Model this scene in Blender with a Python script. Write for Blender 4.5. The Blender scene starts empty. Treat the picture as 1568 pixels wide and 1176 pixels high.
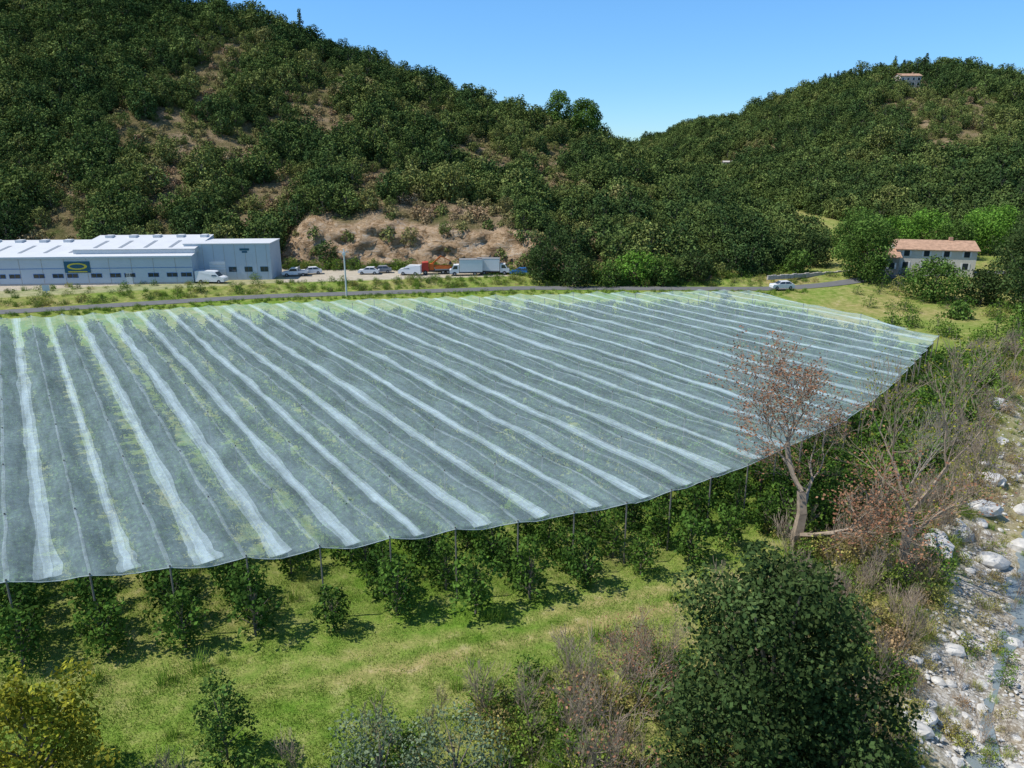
import bpy, math, random, bmesh
import numpy as np
from mathutils import Vector, noise, Matrix
from mathutils.bvhtree import BVHTree
random.seed(7); RNG=np.random.default_rng(7)
scene=bpy.context.scene
COL=scene.collection

# ------------------------------------------------------------------ materials
def new_mat(name):
    m=bpy.data.materials.new(name); m.use_nodes=True
    nt=m.node_tree; nt.nodes.clear()
    out=nt.nodes.new('ShaderNodeOutputMaterial')
    return m,nt,out
def N(nt,typ,**kw):
    n=nt.nodes.new(typ)
    for k,v in kw.items(): setattr(n,k,v)
    return n
def ramp(nt,stops,fac=None):
    r=N(nt,'ShaderNodeValToRGB'); e=r.color_ramp.elements
    while len(e)<len(stops): e.new(0.5)
    for i,(p,c) in enumerate(stops):
        e[i].position=p; e[i].color=(c[0],c[1],c[2],1)
    if fac is not None: nt.links.new(fac,r.inputs[0])
    return r
def noise_n(nt,scale,detail=4,rough=0.6,coord=None,dist=0):
    n=N(nt,'ShaderNodeTexNoise'); n.inputs['Scale'].default_value=scale
    n.inputs['Detail'].default_value=detail; n.inputs['Roughness'].default_value=rough
    n.inputs['Distortion'].default_value=dist
    if coord is None:
        g=N(nt,'ShaderNodeNewGeometry'); coord=g.outputs['Position']
    nt.links.new(coord,n.inputs['Vector']); return n
def mix(nt,a,b,fac,mode='MIX'):
    m=N(nt,'ShaderNodeMix',data_type='RGBA',blend_type=mode)
    for s,v in ((m.inputs[0],fac),(m.inputs[6],a),(m.inputs[7],b)):
        if hasattr(v,'links') or hasattr(v,'is_linked'): nt.links.new(v,s)
        elif isinstance(v,(int,float)): s.default_value=v
        else: s.default_value=(v[0],v[1],v[2],1)
    return m.outputs[2]
def simple(name,col,rough=0.7,var=0.15,scale=2.0,metal=0,spec=0.3,bump=0):
    m,nt,out=new_mat(name)
    b=N(nt,'ShaderNodeBsdfPrincipled'); b.inputs['Roughness'].default_value=rough
    b.inputs['Metallic'].default_value=metal; b.inputs['Specular IOR Level'].default_value=spec
    tc=N(nt,'ShaderNodeTexCoord')
    n=noise_n(nt,scale,4,0.65,tc.outputs['Object'])
    r=ramp(nt,[(0.25,[c*(1-var) for c in col]),(0.75,[min(1,c*(1+var)) for c in col])],n.outputs['Fac'])
    nt.links.new(r.outputs[0],b.inputs['Base Color'])
    nt.links.new(b.outputs[0],out.inputs[0]); return m
def foliage(name,stops,instanced=True,trans=0.25):
    m,nt,out=new_mat(name)
    if instanced:
        a=N(nt,'ShaderNodeAttribute',attribute_type='INSTANCER',attribute_name='tint'); f=a.outputs['Fac']
        r=ramp(nt,stops,f)
    else:
        n=noise_n(nt,0.6,2,0.6)
        r=ramp(nt,stops,n.outputs['Fac'])
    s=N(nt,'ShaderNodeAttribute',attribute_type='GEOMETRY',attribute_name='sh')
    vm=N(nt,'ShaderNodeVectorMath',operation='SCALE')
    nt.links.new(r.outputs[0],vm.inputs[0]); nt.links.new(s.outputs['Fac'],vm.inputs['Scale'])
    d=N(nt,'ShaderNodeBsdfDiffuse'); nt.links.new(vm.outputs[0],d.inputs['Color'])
    if trans:
        t=N(nt,'ShaderNodeBsdfTranslucent'); nt.links.new(vm.outputs[0],t.inputs['Color'])
        mx=N(nt,'ShaderNodeMixShader'); mx.inputs[0].default_value=trans
        nt.links.new(d.outputs[0],mx.inputs[1]); nt.links.new(t.outputs[0],mx.inputs[2]); nt.links.new(mx.outputs[0],out.inputs[0])
    else: nt.links.new(d.outputs[0],out.inputs[0])
    return m

M_fol=foliage('foliage_mixed',[(0.0,(0.045,0.095,0.02)),(0.3,(0.09,0.165,0.028)),(0.5,(0.15,0.235,0.038)),(0.75,(0.31,0.28,0.08)),(1.0,(0.33,0.22,0.12))],True,0.2)
M_grass=foliage('grass_blades',[(0.0,(0.08,0.15,0.02)),(0.3,(0.13,0.22,0.03)),(0.5,(0.195,0.30,0.045)),(0.75,(0.34,0.33,0.10)),(1.0,(0.38,0.30,0.15))],True,0.0)
M_hfol=foliage('foliage_hillside',[(0.0,(0.048,0.082,0.027)),(0.3,(0.105,0.145,0.040)),(0.6,(0.185,0.20,0.062)),(0.8,(0.26,0.21,0.10)),(1.0,(0.34,0.23,0.14))],True,0.0)
M_bark=simple('bark',(0.16,0.14,0.11),0.9,0.3,3)
M_bark_l=simple('bark_pale',(0.36,0.31,0.25),0.9,0.3,3)
M_twig=simple('dry_twigs',(0.30,0.235,0.17),0.9,0.35,3)

# ------------------------------------------------------------------ mesh helpers
def build_quads(name,V,F,mats,midx=None,sh=None,smooth=False,link=True):
    V=np.asarray(V,dtype=np.float32).reshape(-1,3); F=np.asarray(F,dtype=np.int32).reshape(-1,4)
    me=bpy.data.meshes.new(name)
    me.vertices.add(len(V)); me.vertices.foreach_set('co',V.ravel())
    me.loops.add(len(F)*4); me.loops.foreach_set('vertex_index',F.ravel())
    me.polygons.add(len(F)); me.polygons.foreach_set('loop_start',np.arange(len(F),dtype=np.int32)*4)
    me.polygons.foreach_set('loop_total',np.full(len(F),4,dtype=np.int32))
    for m in mats: me.materials.append(m)
    if midx is not None: me.polygons.foreach_set('material_index',np.asarray(midx,dtype=np.int32))
    me.polygons.foreach_set('use_smooth',np.full(len(F),smooth,dtype=bool))
    if sh is not None:
        at=me.attributes.new('sh','FLOAT','FACE'); at.data.foreach_set('value',np.asarray(sh,dtype=np.float32))
    me.update(calc_edges=True); me.validate()
    ob=bpy.data.objects.new(name,me)
    if link: COL.objects.link(ob)
    return ob

def leaf_quads(C,Nn,size,rng,aspect=0.7):
    n=len(C)
    Nn=Nn/np.maximum(np.linalg.norm(Nn,axis=1,keepdims=True),1e-6)
    r=rng.normal(size=(n,3)); U=np.cross(Nn,r); U/=np.maximum(np.linalg.norm(U,axis=1,keepdims=True),1e-6)
    W=np.cross(Nn,U)
    s=(size*(0.6+0.8*rng.random(n)))[:,None]
    V=np.stack([C-U*s*0.5,C+W*s*0.5*aspect+Nn*s*0.08,C+U*s*0.5,C-W*s*0.5*aspect-Nn*s*0.05],axis=1).reshape(-1,3)
    F=np.arange(n*4).reshape(-1,4)
    return V,F

def lumps_cloud(cent,rad,per,rng,jit=0.55,flat=0.8,size=0.4):
    Cs=[];Ns=[];S=[]
    for c,r in zip(cent,rad):
        k=max(6,int(per*r*r))
        d=rng.normal(size=(k,3)); d/=np.linalg.norm(d,axis=1,keepdims=True)
        rr=r*(0.5+0.65*rng.random(k)**0.7)
        p=np.array(c)+d*rr[:,None]*np.array([1,1,flat])
        Cs.append(p); Ns.append(d*0.8+rng.normal(size=(k,3))*jit+np.array([0,0,0.3]))
        base=0.7+0.6*rng.random()
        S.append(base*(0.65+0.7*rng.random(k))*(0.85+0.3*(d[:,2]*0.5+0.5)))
    C=np.concatenate(Cs);Nn=np.concatenate(Ns);S=np.concatenate(S)
    V,F=leaf_quads(C,Nn,size,rng)
    return V,F,S

def tubes(segs,n=5):
    V=[];F=[]
    for (a,b,ra,rb) in segs:
        a=Vector(a);b=Vector(b);d=(b-a)
        if d.length<1e-5: continue
        d.normalize(); u=d.orthogonal().normalized(); w=d.cross(u)
        o=len(V)
        for p,r in ((a,ra),(b,rb)):
            for i in range(n):
                t=2*math.pi*i/n; V.append(p+(u*math.cos(t)+w*math.sin(t))*r)
        for i in range(n):
            j=(i+1)%n; F.append((o+i,o+j,o+n+j,o+n+i))
    return np.array([tuple(v) for v in V]).reshape(-1,3),np.array(F).reshape(-1,4)

def grow(p,d,L,r,depth,rnd,segs,tips,spread=0.6,up=0.15,kids=(2,3),lenf=0.72,rf=0.62):
    k=3 if depth>2 else 2
    q=Vector(p); d=Vector(d).normalized()
    for i in range(k):
        d=(d+Vector((rnd.uniform(-1,1),rnd.uniform(-1,1),rnd.uniform(-1,1)))*0.18+Vector((0,0,up*0.4))).normalized()
        q2=q+d*(L/k); r2=r*(1-0.12)
        segs.append((q.copy(),q2.copy(),r,r2)); q=q2; r=r2
        if depth>0 and i<k-1 and rnd.random()<0.6:
            dd=(d+Vector((rnd.gauss(0,1),rnd.gauss(0,1),rnd.gauss(0,.6))).normalized()*0.9).normalized()
            grow(q,dd,L*lenf*0.8,r*rf*0.8,depth-1,rnd,segs,tips,spread,up,kids,lenf,rf)
    if depth<=0: tips.append(q.copy()); return
    for i in range(rnd.randint(*kids)):
        dd=(d+Vector((rnd.gauss(0,1),rnd.gauss(0,1),rnd.gauss(0,.7))).normalized()*spread+Vector((0,0,up))).normalized()
        grow(q,dd,L*lenf*rnd.uniform(.8,1.15),max(r*rf,0.009),depth-1,rnd,segs,tips,spread,up,kids,lenf,rf)

def tree_mesh(name,seed,height,radius,per=60,size=0.4,nl=22,crown_base=0.15,mats=None,trunk_r=0.12,link=False,shape='round',flat=0.85,lumpr=(0.28,0.42),jit=0.55,rough=0.0):
    rng=np.random.default_rng(seed); rnd=random.Random(seed)
    cent=[];rad=[]
    zc0=height*crown_base
    for i in range(nl):
        t=(i+0.5)/nl; a=i*2.399+rnd.uniform(-.5,.5)
        h=zc0+(height-zc0)*(0.08+0.86*t)
        if shape=='round': prof=math.sqrt(max(0,1-((t-0.42)/0.62)**2))
        elif shape=='cone': prof=1.0-0.95*t
        else: prof=math.sqrt(max(0,1-((t-0.3)/0.75)**2))
        rr=radius*prof*rnd.uniform(0.4,0.85)*(1+rough*noise.noise(Vector((math.cos(a)*1.3+seed,math.sin(a)*1.3,t*3.0))))
        lr=radius*rnd.uniform(*lumpr)*(0.6+0.5*prof)
        cent.append((math.cos(a)*rr,math.sin(a)*rr,h-lr*0.3)); rad.append(lr)
    V,F,S=lumps_cloud(cent,rad,per,rng,jit=jit,size=size,flat=flat)
    segs=[]; top=height*0.6
    segs.append((Vector((0,0,-0.4)),Vector((rnd.uniform(-.1,.1),0,zc0)),trunk_r*1.25,trunk_r))
    segs.append((segs[0][1],Vector((rnd.uniform(-.2,.2)*radius*.3,0,top)),trunk_r,trunk_r*.45))
    for c in cent[::max(1,nl//12)]:
        z0=min(top,max(zc0*0.7,c[2]*0.55)); segs.append((Vector((0,0,z0)),Vector(c),trunk_r*.45,trunk_r*.12))
    TV,TF=tubes(segs)
    VV=np.concatenate([V,TV]);FF=np.concatenate([F,TF+len(V)])
    mi=np.concatenate([np.zeros(len(F)),np.ones(len(TF))]); sh=np.concatenate([S,np.ones(len(TF))])
    return build_quads(name,VV,FF,mats or [M_fol,M_bark],mi,sh,link=link)

def make_collection(name,obs):
    c=bpy.data.collections.new(name)
    for o in obs: c.objects.link(o)
    return c

def scatter(name,P,sc,coll,idx,tint,rz=None):
    n=len(P); me=bpy.data.meshes.new(name)
    me.vertices.add(n); me.vertices.foreach_set('co',np.asarray(P,dtype=np.float32).ravel())
    if rz is None: rz=RNG.random(n)*6.28
    for nm,ty,da in (('sc','FLOAT',sc),('rz','FLOAT',rz),('tint','FLOAT',tint)):
        a=me.attributes.new(nm,ty,'POINT'); a.data.foreach_set('value',np.asarray(da,dtype=np.float32))
    a=me.attributes.new('idx','INT','POINT'); a.data.foreach_set('value',np.asarray(idx,dtype=np.int32))
    ob=bpy.data.objects.new(name,me); COL.objects.link(ob)
    g=bpy.data.node_groups.new(name+'_gn','GeometryNodeTree')
    g.interface.new_socket('Geometry',in_out='INPUT',socket_type='NodeSocketGeometry')
    g.interface.new_socket('Geometry',in_out='OUTPUT',socket_type='NodeSocketGeometry')
    gi=g.nodes.new('NodeGroupInput');go=g.nodes.new('NodeGroupOutput')
    ip=g.nodes.new('GeometryNodeInstanceOnPoints'); ci=g.nodes.new('GeometryNodeCollectionInfo')
    ci.inputs['Collection'].default_value=coll; ci.inputs['Separate Children'].default_value=True; ci.inputs['Reset Children'].default_value=True
    def na(nm,ty):
        x=g.nodes.new('GeometryNodeInputNamedAttribute'); x.data_type=ty; x.inputs['Name'].default_value=nm; return x.outputs['Attribute']
    cx=g.nodes.new('ShaderNodeCombineXYZ'); L=g.links.new
    L(na('rz','FLOAT'),cx.inputs[2]); L(gi.outputs[0],ip.inputs['Points']); L(ci.outputs[0],ip.inputs['Instance'])
    ip.inputs['Pick Instance'].default_value=True
    L(na('idx','INT'),ip.inputs['Instance Index']); L(cx.outputs[0],ip.inputs['Rotation'])
    cs=g.nodes.new('ShaderNodeCombineXYZ'); s=na('sc','FLOAT')
    for i in range(3): L(s,cs.inputs[i])
    L(cs.outputs[0],ip.inputs['Scale']); L(ip.outputs[0],go.inputs[0])
    md=ob.modifiers.new('scatter','NODES'); md.node_group=g
    return ob

class MB:
    def __init__(s): s.v=[];s.f=[];s.m=[]
    def quad(s,pts,m=0):
        o=len(s.v); s.v+= [tuple(p) for p in pts]; s.f.append(tuple(range(o,o+len(pts)))); s.m.append(m)
    def box(s,x0,x1,y0,y1,z0,z1,m=0):
        o=len(s.v)
        s.v+=[(x0,y0,z0),(x1,y0,z0),(x1,y1,z0),(x0,y1,z0),(x0,y0,z1),(x1,y0,z1),(x1,y1,z1),(x0,y1,z1)]
        for f in ((0,3,2,1),(4,5,6,7),(0,1,5,4),(1,2,6,5),(2,3,7,6),(3,0,4,7)):
            s.f.append(tuple(o+i for i in f)); s.m.append(m)
    def prism(s,prof,y0,y1,m=0,inset=None):
        o=len(s.v); n=len(prof)
        for y,sg in ((y0,1),(y1,-1)):
            for i,(x,z) in enumerate(prof):
                dy=(inset[i] if inset else 0)*sg
                s.v.append((x,y+dy,z))
        s.f.append(tuple(o+i for i in range(n))); s.m.append(m)
        s.f.append(tuple(o+n+i for i in range(n))[::-1]); s.m.append(m)
        for i in range(n):
            j=(i+1)%n; s.f.append((o+i,o+n+i,o+n+j,o+j)); s.m.append(m)
    def cyl(s,c,r,h,axis='z',n=14,m=0,r2=None):
        r2=r if r2 is None else r2; o=len(s.v)
        for k,rr in ((0,r),(1,r2)):
            for i in range(n):
                t=2*math.pi*i/n; a,b=math.cos(t)*rr,math.sin(t)*rr
                if axis=='z': s.v.append((c[0]+a,c[1]+b,c[2]+k*h))
                else: s.v.append((c[0]+a,c[1]+k*h,c[2]+b))
        s.f.append(tuple(o+i for i in range(n))); s.m.append(m); s.f.append(tuple(o+n+i for i in range(n))); s.m.append(m)
        for i in range(n):
            j=(i+1)%n; s.f.append((o+i,o+j,o+n+j,o+n+i)); s.m.append(m)
    def obj(s,name,mats,loc=(0,0,0),rz=0,parent=None,bevel=0):
        me=bpy.data.meshes.new(name); me.from_pydata(s.v,[],s.f)
        for m in mats: me.materials.append(m)
        me.polygons.foreach_set('material_index',s.m); me.update()
        bm=bmesh.new(); bm.from_mesh(me); bmesh.ops.recalc_face_normals(bm,faces=bm.faces); bm.to_mesh(me); bm.free()
        ob=bpy.data.objects.new(name,me); COL.objects.link(ob); ob.location=loc; ob.rotation_euler=(0,0,rz)
        if parent: ob.parent=parent
        if bevel:
            b=ob.modifiers.new('bevel','BEVEL'); b.width=bevel; b.segments=2; b.limit_method='ANGLE'
        return ob
def empty(name,loc,rz=0):
    e=bpy.data.objects.new(name,None); COL.objects.link(e); e.location=loc; e.rotation_euler=(0,0,rz); return e

# ------------------------------------------------------------------ terrain functions
ROADX=[-200,-140,-82,-45,2,47,62,75,92,130]
ROADY=[71,99,118,132,141,140,143,148,152,156]
BANK=[(8,-40),(12,0),(15,15),(18,27),(20.4,31.8),(25.7,38.5),(31,46),(39,56),(46.5,68),(57,80),(76,94),(140,120),(400,180)]
def bank_dist(x,y):
    best=1e9;sg=1
    for (ax,ay),(bx,by) in zip(BANK[:-1],BANK[1:]):
        dx,dy=bx-ax,by-ay; t=((x-ax)*dx+(y-ay)*dy)/(dx*dx+dy*dy); t=min(1,max(0,t))
        px,py=ax+dx*t,ay+dy*t; d=math.hypot(x-px,y-py)
        if d<best:
            best=d; sg=1 if (dx*(y-ay)-dy*(x-ax))<0 else -1
    return best*sg
def sst(a,b,x):
    t=min(1,max(0,(x-a)/(b-a))); return t*t*(3-2*t)
def ground_z(x,y,bd=None):
    yr=float(np.interp(x,ROADX,ROADY))
    d=y-yr
    z=1.0*sst(-14,-3,d)+1.0*sst(3.5,8,d)
    if x>50: z+=sst(50,75,x)*1.2*sst(120,155,y)
    if y>165: z+=min(6,(y-165)*0.05) if y<400 else 6
    if bd is None: bd=bank_dist(x,y)
    z+=-2.0*sst(-3,4,bd)+ (2.4*sst(30,42,bd))
    if bd>-25 or (y<34):
        z+=0.22*noise.noise(Vector((x*0.12,y*0.12,0)))*sst(0,-25,-abs(bd) if bd<0 else 0)
    return z

def axis_pts(segs):
    out=[]
    for a,b,st in segs:
        n=max(1,int(round((b-a)/st))); out+=list(np.linspace(a,b,n,endpoint=False))
    out.append(segs[-1][1]); return np.array(out)
gx=axis_pts([(-4000,-400,400),(-400,-120,20),(-120,-34,2),(-34,46,0.45),(46,120,1.5),(120,400,20),(400,4000,400)])
gy=axis_pts([(-600,0,60),(0,18,2),(18,72,0.45),(72,110,1.2),(110,165,0.8),(165,400,15),(400,6000,400)])
nx,ny=len(gx),len(gy)
def track_y(x): return 33.2+0.26*(x+4)+0.9*math.sin(x*0.13)
V=np.zeros((ny,nx,3)); att={k:np.zeros((ny,nx)) for k in('gravel','dry','yard')}
for j,y in enumerate(gy):
    for i,x in enumerate(gx):
        near=(-10<y<200 and -50<x<200)
        bd=bank_dist(x,y) if near else (-100 if x<100 else 20)
        z=ground_z(x,y,bd)
        g=sst(-1.0,1.5,bd+2.2*noise.noise(Vector((x*0.25,y*0.25,3))))
        if y>44: g*=0.35+0.65*sst(-0.1,0.25,noise.noise(Vector((x*0.14,y*0.14,13)))-0.012*(y-50))
        if g>0 and near and y<100: z+=0.3*noise.noise(Vector((x*0.5,y*0.5,5)))*g+0.12*noise.noise(Vector((x*1.9,y*1.9,1)))*g
        V[j,i]=(x,y,z); att['gravel'][j,i]=g
        n1=noise.noise(Vector((x*0.07,y*0.07,9)))
        dry=0.10+0.35*n1
        if bd>-14 and near: dry+=0.65*sst(-14,-4,bd)
        if near and y<40: dry+=0.30*sst(35.5,31,y-0.25*x)*sst(-12,-2,x)
        for off,ww in ((0,1.0),(1.9,0.7)):
            tr=abs(y-(track_y(x)+off))
            if -16<x<16: dry+=(0.55 if off==0 else .35)*sst(1.1*ww,0.2,tr)*sst(-16,-6,x)
        yr=float(np.interp(x,ROADX,ROADY)); d=y-yr
        if x<60: dry+=0.2*sst(2,4,d)
        if x>50: dry+=0.35*sst(106,118,y)
        att['dry'][j,i]=min(1,max(0,dry))
        yd=sst(8.0,10.0,d)*(1 if x<8 else sst(18,8,x))*(1 if y<168 else 0)
        if x<-44: yd*=sst(16,18,d)*0.6+0.4
        att['yard'][j,i]=yd
idx=np.arange(nx*ny).reshape(ny,nx)
F=np.stack([idx[:-1,:-1],idx[:-1,1:],idx[1:,1:],idx[1:,:-1]],axis=-1).reshape(-1,4)
m,nt,out=new_mat('ground_mixed')
def attr(nt,nm): return N(nt,'ShaderNodeAttribute',attribute_type='GEOMETRY',attribute_name=nm).outputs['Fac']
geo=N(nt,'ShaderNodeNewGeometry').outputs['Position']
nA=noise_n(nt,0.9,5,0.7,geo); nB=noise_n(nt,9.0,3,0.75,geo); nC=noise_n(nt,0.16,3,0.6,geo)
gcol=ramp(nt,[(0.3,(0.09,0.18,0.022)),(0.5,(0.145,0.25,0.034)),(0.7,(0.22,0.30,0.055))],nA.outputs['Fac'])
gfine=ramp(nt,[(0.3,(0.65,0.65,0.65)),(0.7,(1.3,1.3,1.25))],nB.outputs['Fac'])
gc=mix(nt,gcol.outputs[0],gfine.outputs[0],1.0,'MULTIPLY')
dcol=ramp(nt,[(0.3,(0.22,0.21,0.07)),(0.55,(0.37,0.30,0.13)),(0.75,(0.50,0.41,0.25))],nA.outputs['Fac'])
dc=mix(nt,dcol.outputs[0],gfine.outputs[0],0.8,'MULTIPLY')
ma=N(nt,'ShaderNodeMath',operation='ADD'); nt.links.new(attr(nt,'dry'),ma.inputs[0]);
mb=N(nt,'ShaderNodeMath',operation='MULTIPLY_ADD'); nt.links.new(nC.outputs['Fac'],mb.inputs[0]); mb.inputs[1].default_value=1.1; mb.inputs[2].default_value=-0.86
mc=N(nt,'ShaderNodeMath',operation='MULTIPLY_ADD'); nt.links.new(nA.outputs['Fac'],mc.inputs[0]); mc.inputs[1].default_value=0.9; nt.links.new(mb.outputs[0],mc.inputs[2])
nt.links.new(mc.outputs[0],ma.inputs[1]); ma.use_clamp=True
c1=mix(nt,gc,dc,ma.outputs[0])
vor2=N(nt,'ShaderNodeTexVoronoi'); vor2.inputs['Scale'].default_value=9; nt.links.new(geo,vor2.inputs['Vector'])
sep=N(nt,'ShaderNodeSeparateColor'); nt.links.new(vor2.outputs['Color'],sep.inputs[0])
gr=ramp(nt,[(0.0,(0.27,0.24,0.20)),(0.5,(0.42,0.39,0.34)),(1.0,(0.62,0.60,0.56))],sep.outputs[0])
gr2=mix(nt,gr.outputs[0],ramp(nt,[(0.35,(0.65,0.58,0.45)),(0.65,(1.1,1.1,1.1))],nA.outputs['Fac']).outputs[0],1.0,'MULTIPLY')
c2=mix(nt,c1,gr2,attr(nt,'gravel'))
yc=ramp(nt,[(0.3,(0.36,0.31,0.23)),(0.7,(0.52,0.46,0.37))],nA.outputs['Fac'])
c3=mix(nt,c2,yc.outputs[0],attr(nt,'yard'))
b=N(nt,'ShaderNodeBsdfDiffuse')
nt.links.new(c3,b.inputs['Color'])
bp=N(nt,'ShaderNodeBump'); bp.inputs['Strength'].default_value=0.6; bp.inputs['Distance'].default_value=0.12
nt.links.new(nB.outputs['Fac'],bp.inputs['Height']); nt.links.new(bp.outputs[0],b.inputs['Normal'])
nt.links.new(b.outputs[0],out.inputs[0])
ground=build_quads('ground',V.reshape(-1,3),F,[m],smooth=True)
for k,a in att.items():
    at=ground.data.attributes.new(k,'FLOAT','POINT'); at.data.foreach_set('value',a.ravel().astype(np.float32))

# ------------------------------------------------------------------ road
def strip(name,pts,w,off,mat,seg=2.0):
    P=[]
    for (a,b) in zip(pts[:-1],pts[1:]):
        n=max(1,int(math.dist(a,b)/seg))
        for i in range(n): P.append((a[0]+(b[0]-a[0])*i/n,a[1]+(b[1]-a[1])*i/n))
    P.append(pts[-1]); V=[]
    for i,p in enumerate(P):
        q0=P[max(0,i-1)];q1=P[min(len(P)-1,i+1)]; dx,dy=q1[0]-q0[0],q1[1]-q0[1]; l=math.hypot(dx,dy); nxx,nyy=-dy/l,dx/l
        zc=max(ground_z(p[0]+nxx*k,p[1]+nyy*k) for k in (-w/2,0,w/2))
        for k in (-w/2,w/2): V.append((p[0]+nxx*k,p[1]+nyy*k,zc+off))
    F=[(2*i,2*i+1,2*i+3,2*i+2) for i in range(len(P)-1)]
    return build_quads(name,V,[f[::-1] for f in F],[mat])
M_asph=simple('asphalt',(0.14,0.14,0.138),0.9,0.15,0.8)
rp=[(x,float(np.interp(x,ROADX,ROADY))) for x in np.arange(-160,128,4)]
strip('road',rp,4.0,0.06,M_asph)

# ------------------------------------------------------------------ hills
def make_hill(name,foot,ridge,back,mat,na,ntt,seed,amp,cut=None,gpow=1.0,tp=1.25):
    foot=np.array(foot,float);ridge=np.array(ridge,float)
    L=np.concatenate([[0],np.cumsum(np.linalg.norm(np.diff((foot+ridge)/2,axis=0)[:,:2],axis=1))])
    def surf(a,t):
        l=a*L[-1]
        f=np.array([np.interp(l,L,foot[:,k]) for k in range(3)]); r=np.array([np.interp(l,L,ridge[:,k]) for k in range(3)])
        if t<=1:
            p=f+(r-f)*t; p[2]=f[2]+(r[2]-f[2])*(t**gpow)
            w=math.sin(math.pi*min(1,t*1.0))**0.7 if 0<t<1 else 0
            p[2]+=amp*w*(noise.noise(Vector((p[0]*0.028,p[1]*0.018,seed)))*1.3+0.5*noise.noise(Vector((p[0]*0.07,p[1]*0.05,seed))))
            if cut: p[2]+=cut(p[0],t)
        else:
            p=r+(t-1)*back; p[2]=max(-2,r[2]-(t-1)*r[2]*1.3)
        return p
    T=np.linspace(0,1,ntt)**tp; T=np.concatenate([[-0.0],T,[1.15,1.5,2.0]])
    V=[];rk=[]
    for j,t in enumerate(T):
        for i in range(na):
            p=surf(i/(na-1),t)
            if j==0: p[2]-=6
            r=0
            if cut and 0<t<0.2:
                nn=noise.noise(Vector((p[0]*0.15,t*25,1)))
                r=sst(0.1,0.5,cut(p[0],t))*sst(0.085,0.06,t+0.03*nn)
                if r:
                    n=noise.noise(Vector((p[0]*0.3,p[2]*0.5,1)));n2=noise.noise(Vector((p[0]*0.9,p[2]*1.1,9)))
                    p[1]-=(2.6*n+1.1*abs(n2))*r; p[2]+=0.9*r*noise.noise(Vector((p[0]*0.8,p[1]*0.5,p[2]*.8)))
            V.append(p); rk.append(r)
    I=np.arange(len(T)*na).reshape(len(T),na)
    F=np.stack([I[:-1,:-1],I[:-1,1:],I[1:,1:],I[1:,:-1]],axis=-1).reshape(-1,4)
    ob=build_quads(name,np.array(V),F,[mat],smooth=True)
    at=ob.data.attributes.new('rock','FLOAT','POINT'); at.data.foreach_set('value',np.array(rk,dtype=np.float32))
    bvh=BVHTree.FromPolygons([tuple(v) for v in V],[tuple(f) for f in F.tolist()])
    return ob,surf,L[-1],bvh
m,nt,out=new_mat('hill_soil')
geo=N(nt,'ShaderNodeNewGeometry').outputs['Position']
n1=noise_n(nt,0.12,5,0.65,geo); n2=noise_n(nt,1.3,5,0.75,geo,0.5)
soil=ramp(nt,[(0.3,(0.12,0.14,0.05)),(0.48,(0.25,0.20,0.11)),(0.65,(0.40,0.30,0.21))],n1.outputs['Fac'])
s2=mix(nt,soil.outputs[0],ramp(nt,[(0.3,(0.45,0.5,0.4)),(0.7,(1.3,1.25,1.2))],n2.outputs['Fac']).outputs[0],1.0,'MULTIPLY')
mp=N(nt,'ShaderNodeMapping'); mp.inputs['Scale'].default_value=(0.45,0.45,1.1); mp.inputs['Rotation'].default_value=(0.1,0.45,0); nt.links.new(geo,mp.inputs[0])
n3=noise_n(nt,0.8,8,0.82,mp.outputs[0],1.4)
rock=ramp(nt,[(0.33,(0.10,0.07,0.04)),(0.43,(0.34,0.22,0.12)),(0.52,(0.60,0.42,0.26)),(0.6,(0.60,0.48,0.35)),(0.68,(0.80,0.75,0.66))],n3.outputs['Fac'])
c=mix(nt,s2,rock.outputs[0],attr(nt,'rock'))
b=N(nt,'ShaderNodeBsdfDiffuse')
nt.links.new(c,b.inputs['Color'])
bp=N(nt,'ShaderNodeBump'); bp.inputs['Strength'].default_value=1.0; bp.inputs['Distance'].default_value=1.2
nt.links.new(n3.outputs['Fac'],bp.inputs['Height']); nt.links.new(bp.outputs[0],b.inputs['Normal'])
nt.links.new(b.outputs[0],out.inputs[0]); M_hill=m

foot=[(-330,160,3),(-200,165,3),(-140,165,3),(-100,166,3),(-72,163,3),(-46,160,2.4),(-22,158,2.1),(-2,154,2),(10,148,1.6),(22,145,1.6),(34,145,1.6),(46,148,1.6),(57,156,1.8),(66,172,2),(73,184,2)]
ridge=[(-300,330,116),(-184,300,86),(-133,290,78),(-93,290,71.0),(-70,290,62),(-33,285,50),(-5.4,275,39.5),(10,270,35),(29.5,262,28.5),(43.8,255,22),(57,245,16),(67,235,11),(75,222,7),(80,205,3.5),(80,188,1)]
def cut(x,t):
    w=sst(-52,-44,x)*sst(14,4,x)
    h=5.6*w*(1+0.4*noise.noise(Vector((x*0.09,0,4))))
    return h*(sst(0,0.055,t)-sst(0.09,0.5,t)) 
hillL,surfL,LL,bvhL=make_hill('wooded_hill',foot,ridge,np.array([10,160,0.]),M_hill,480,90,3.3,3.5,cut,0.95,1.6)
footR=[(60,400,6),(75,330,5),(85,300,5),(92,270,5),(97,240,5),(103,220,5),(112,208,5),(122,200,5),(135,196,5),(150,194,5),(165,192,5),(185,190,5),(210,188,5),(260,184,5),(330,180,5)]
ridgeR=[(40,600,15),(71,540,23),(97,537,34),(119,519,42),(134,499,43),(156,481,53),(176,463,61.5),(188,448,65.5),(209,434,68.5),(227,428,69),(245,422,65.5),(265,415,59),(305,406,47.5),(372,400,32),(450,400,20)]
hillR,surfR,LR,bvhR=make_hill('wooded_hill.001',footR,ridgeR,np.array([30,200,0.]),M_hill,200,70,8.1,5,None,1.0,1.2)
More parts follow.
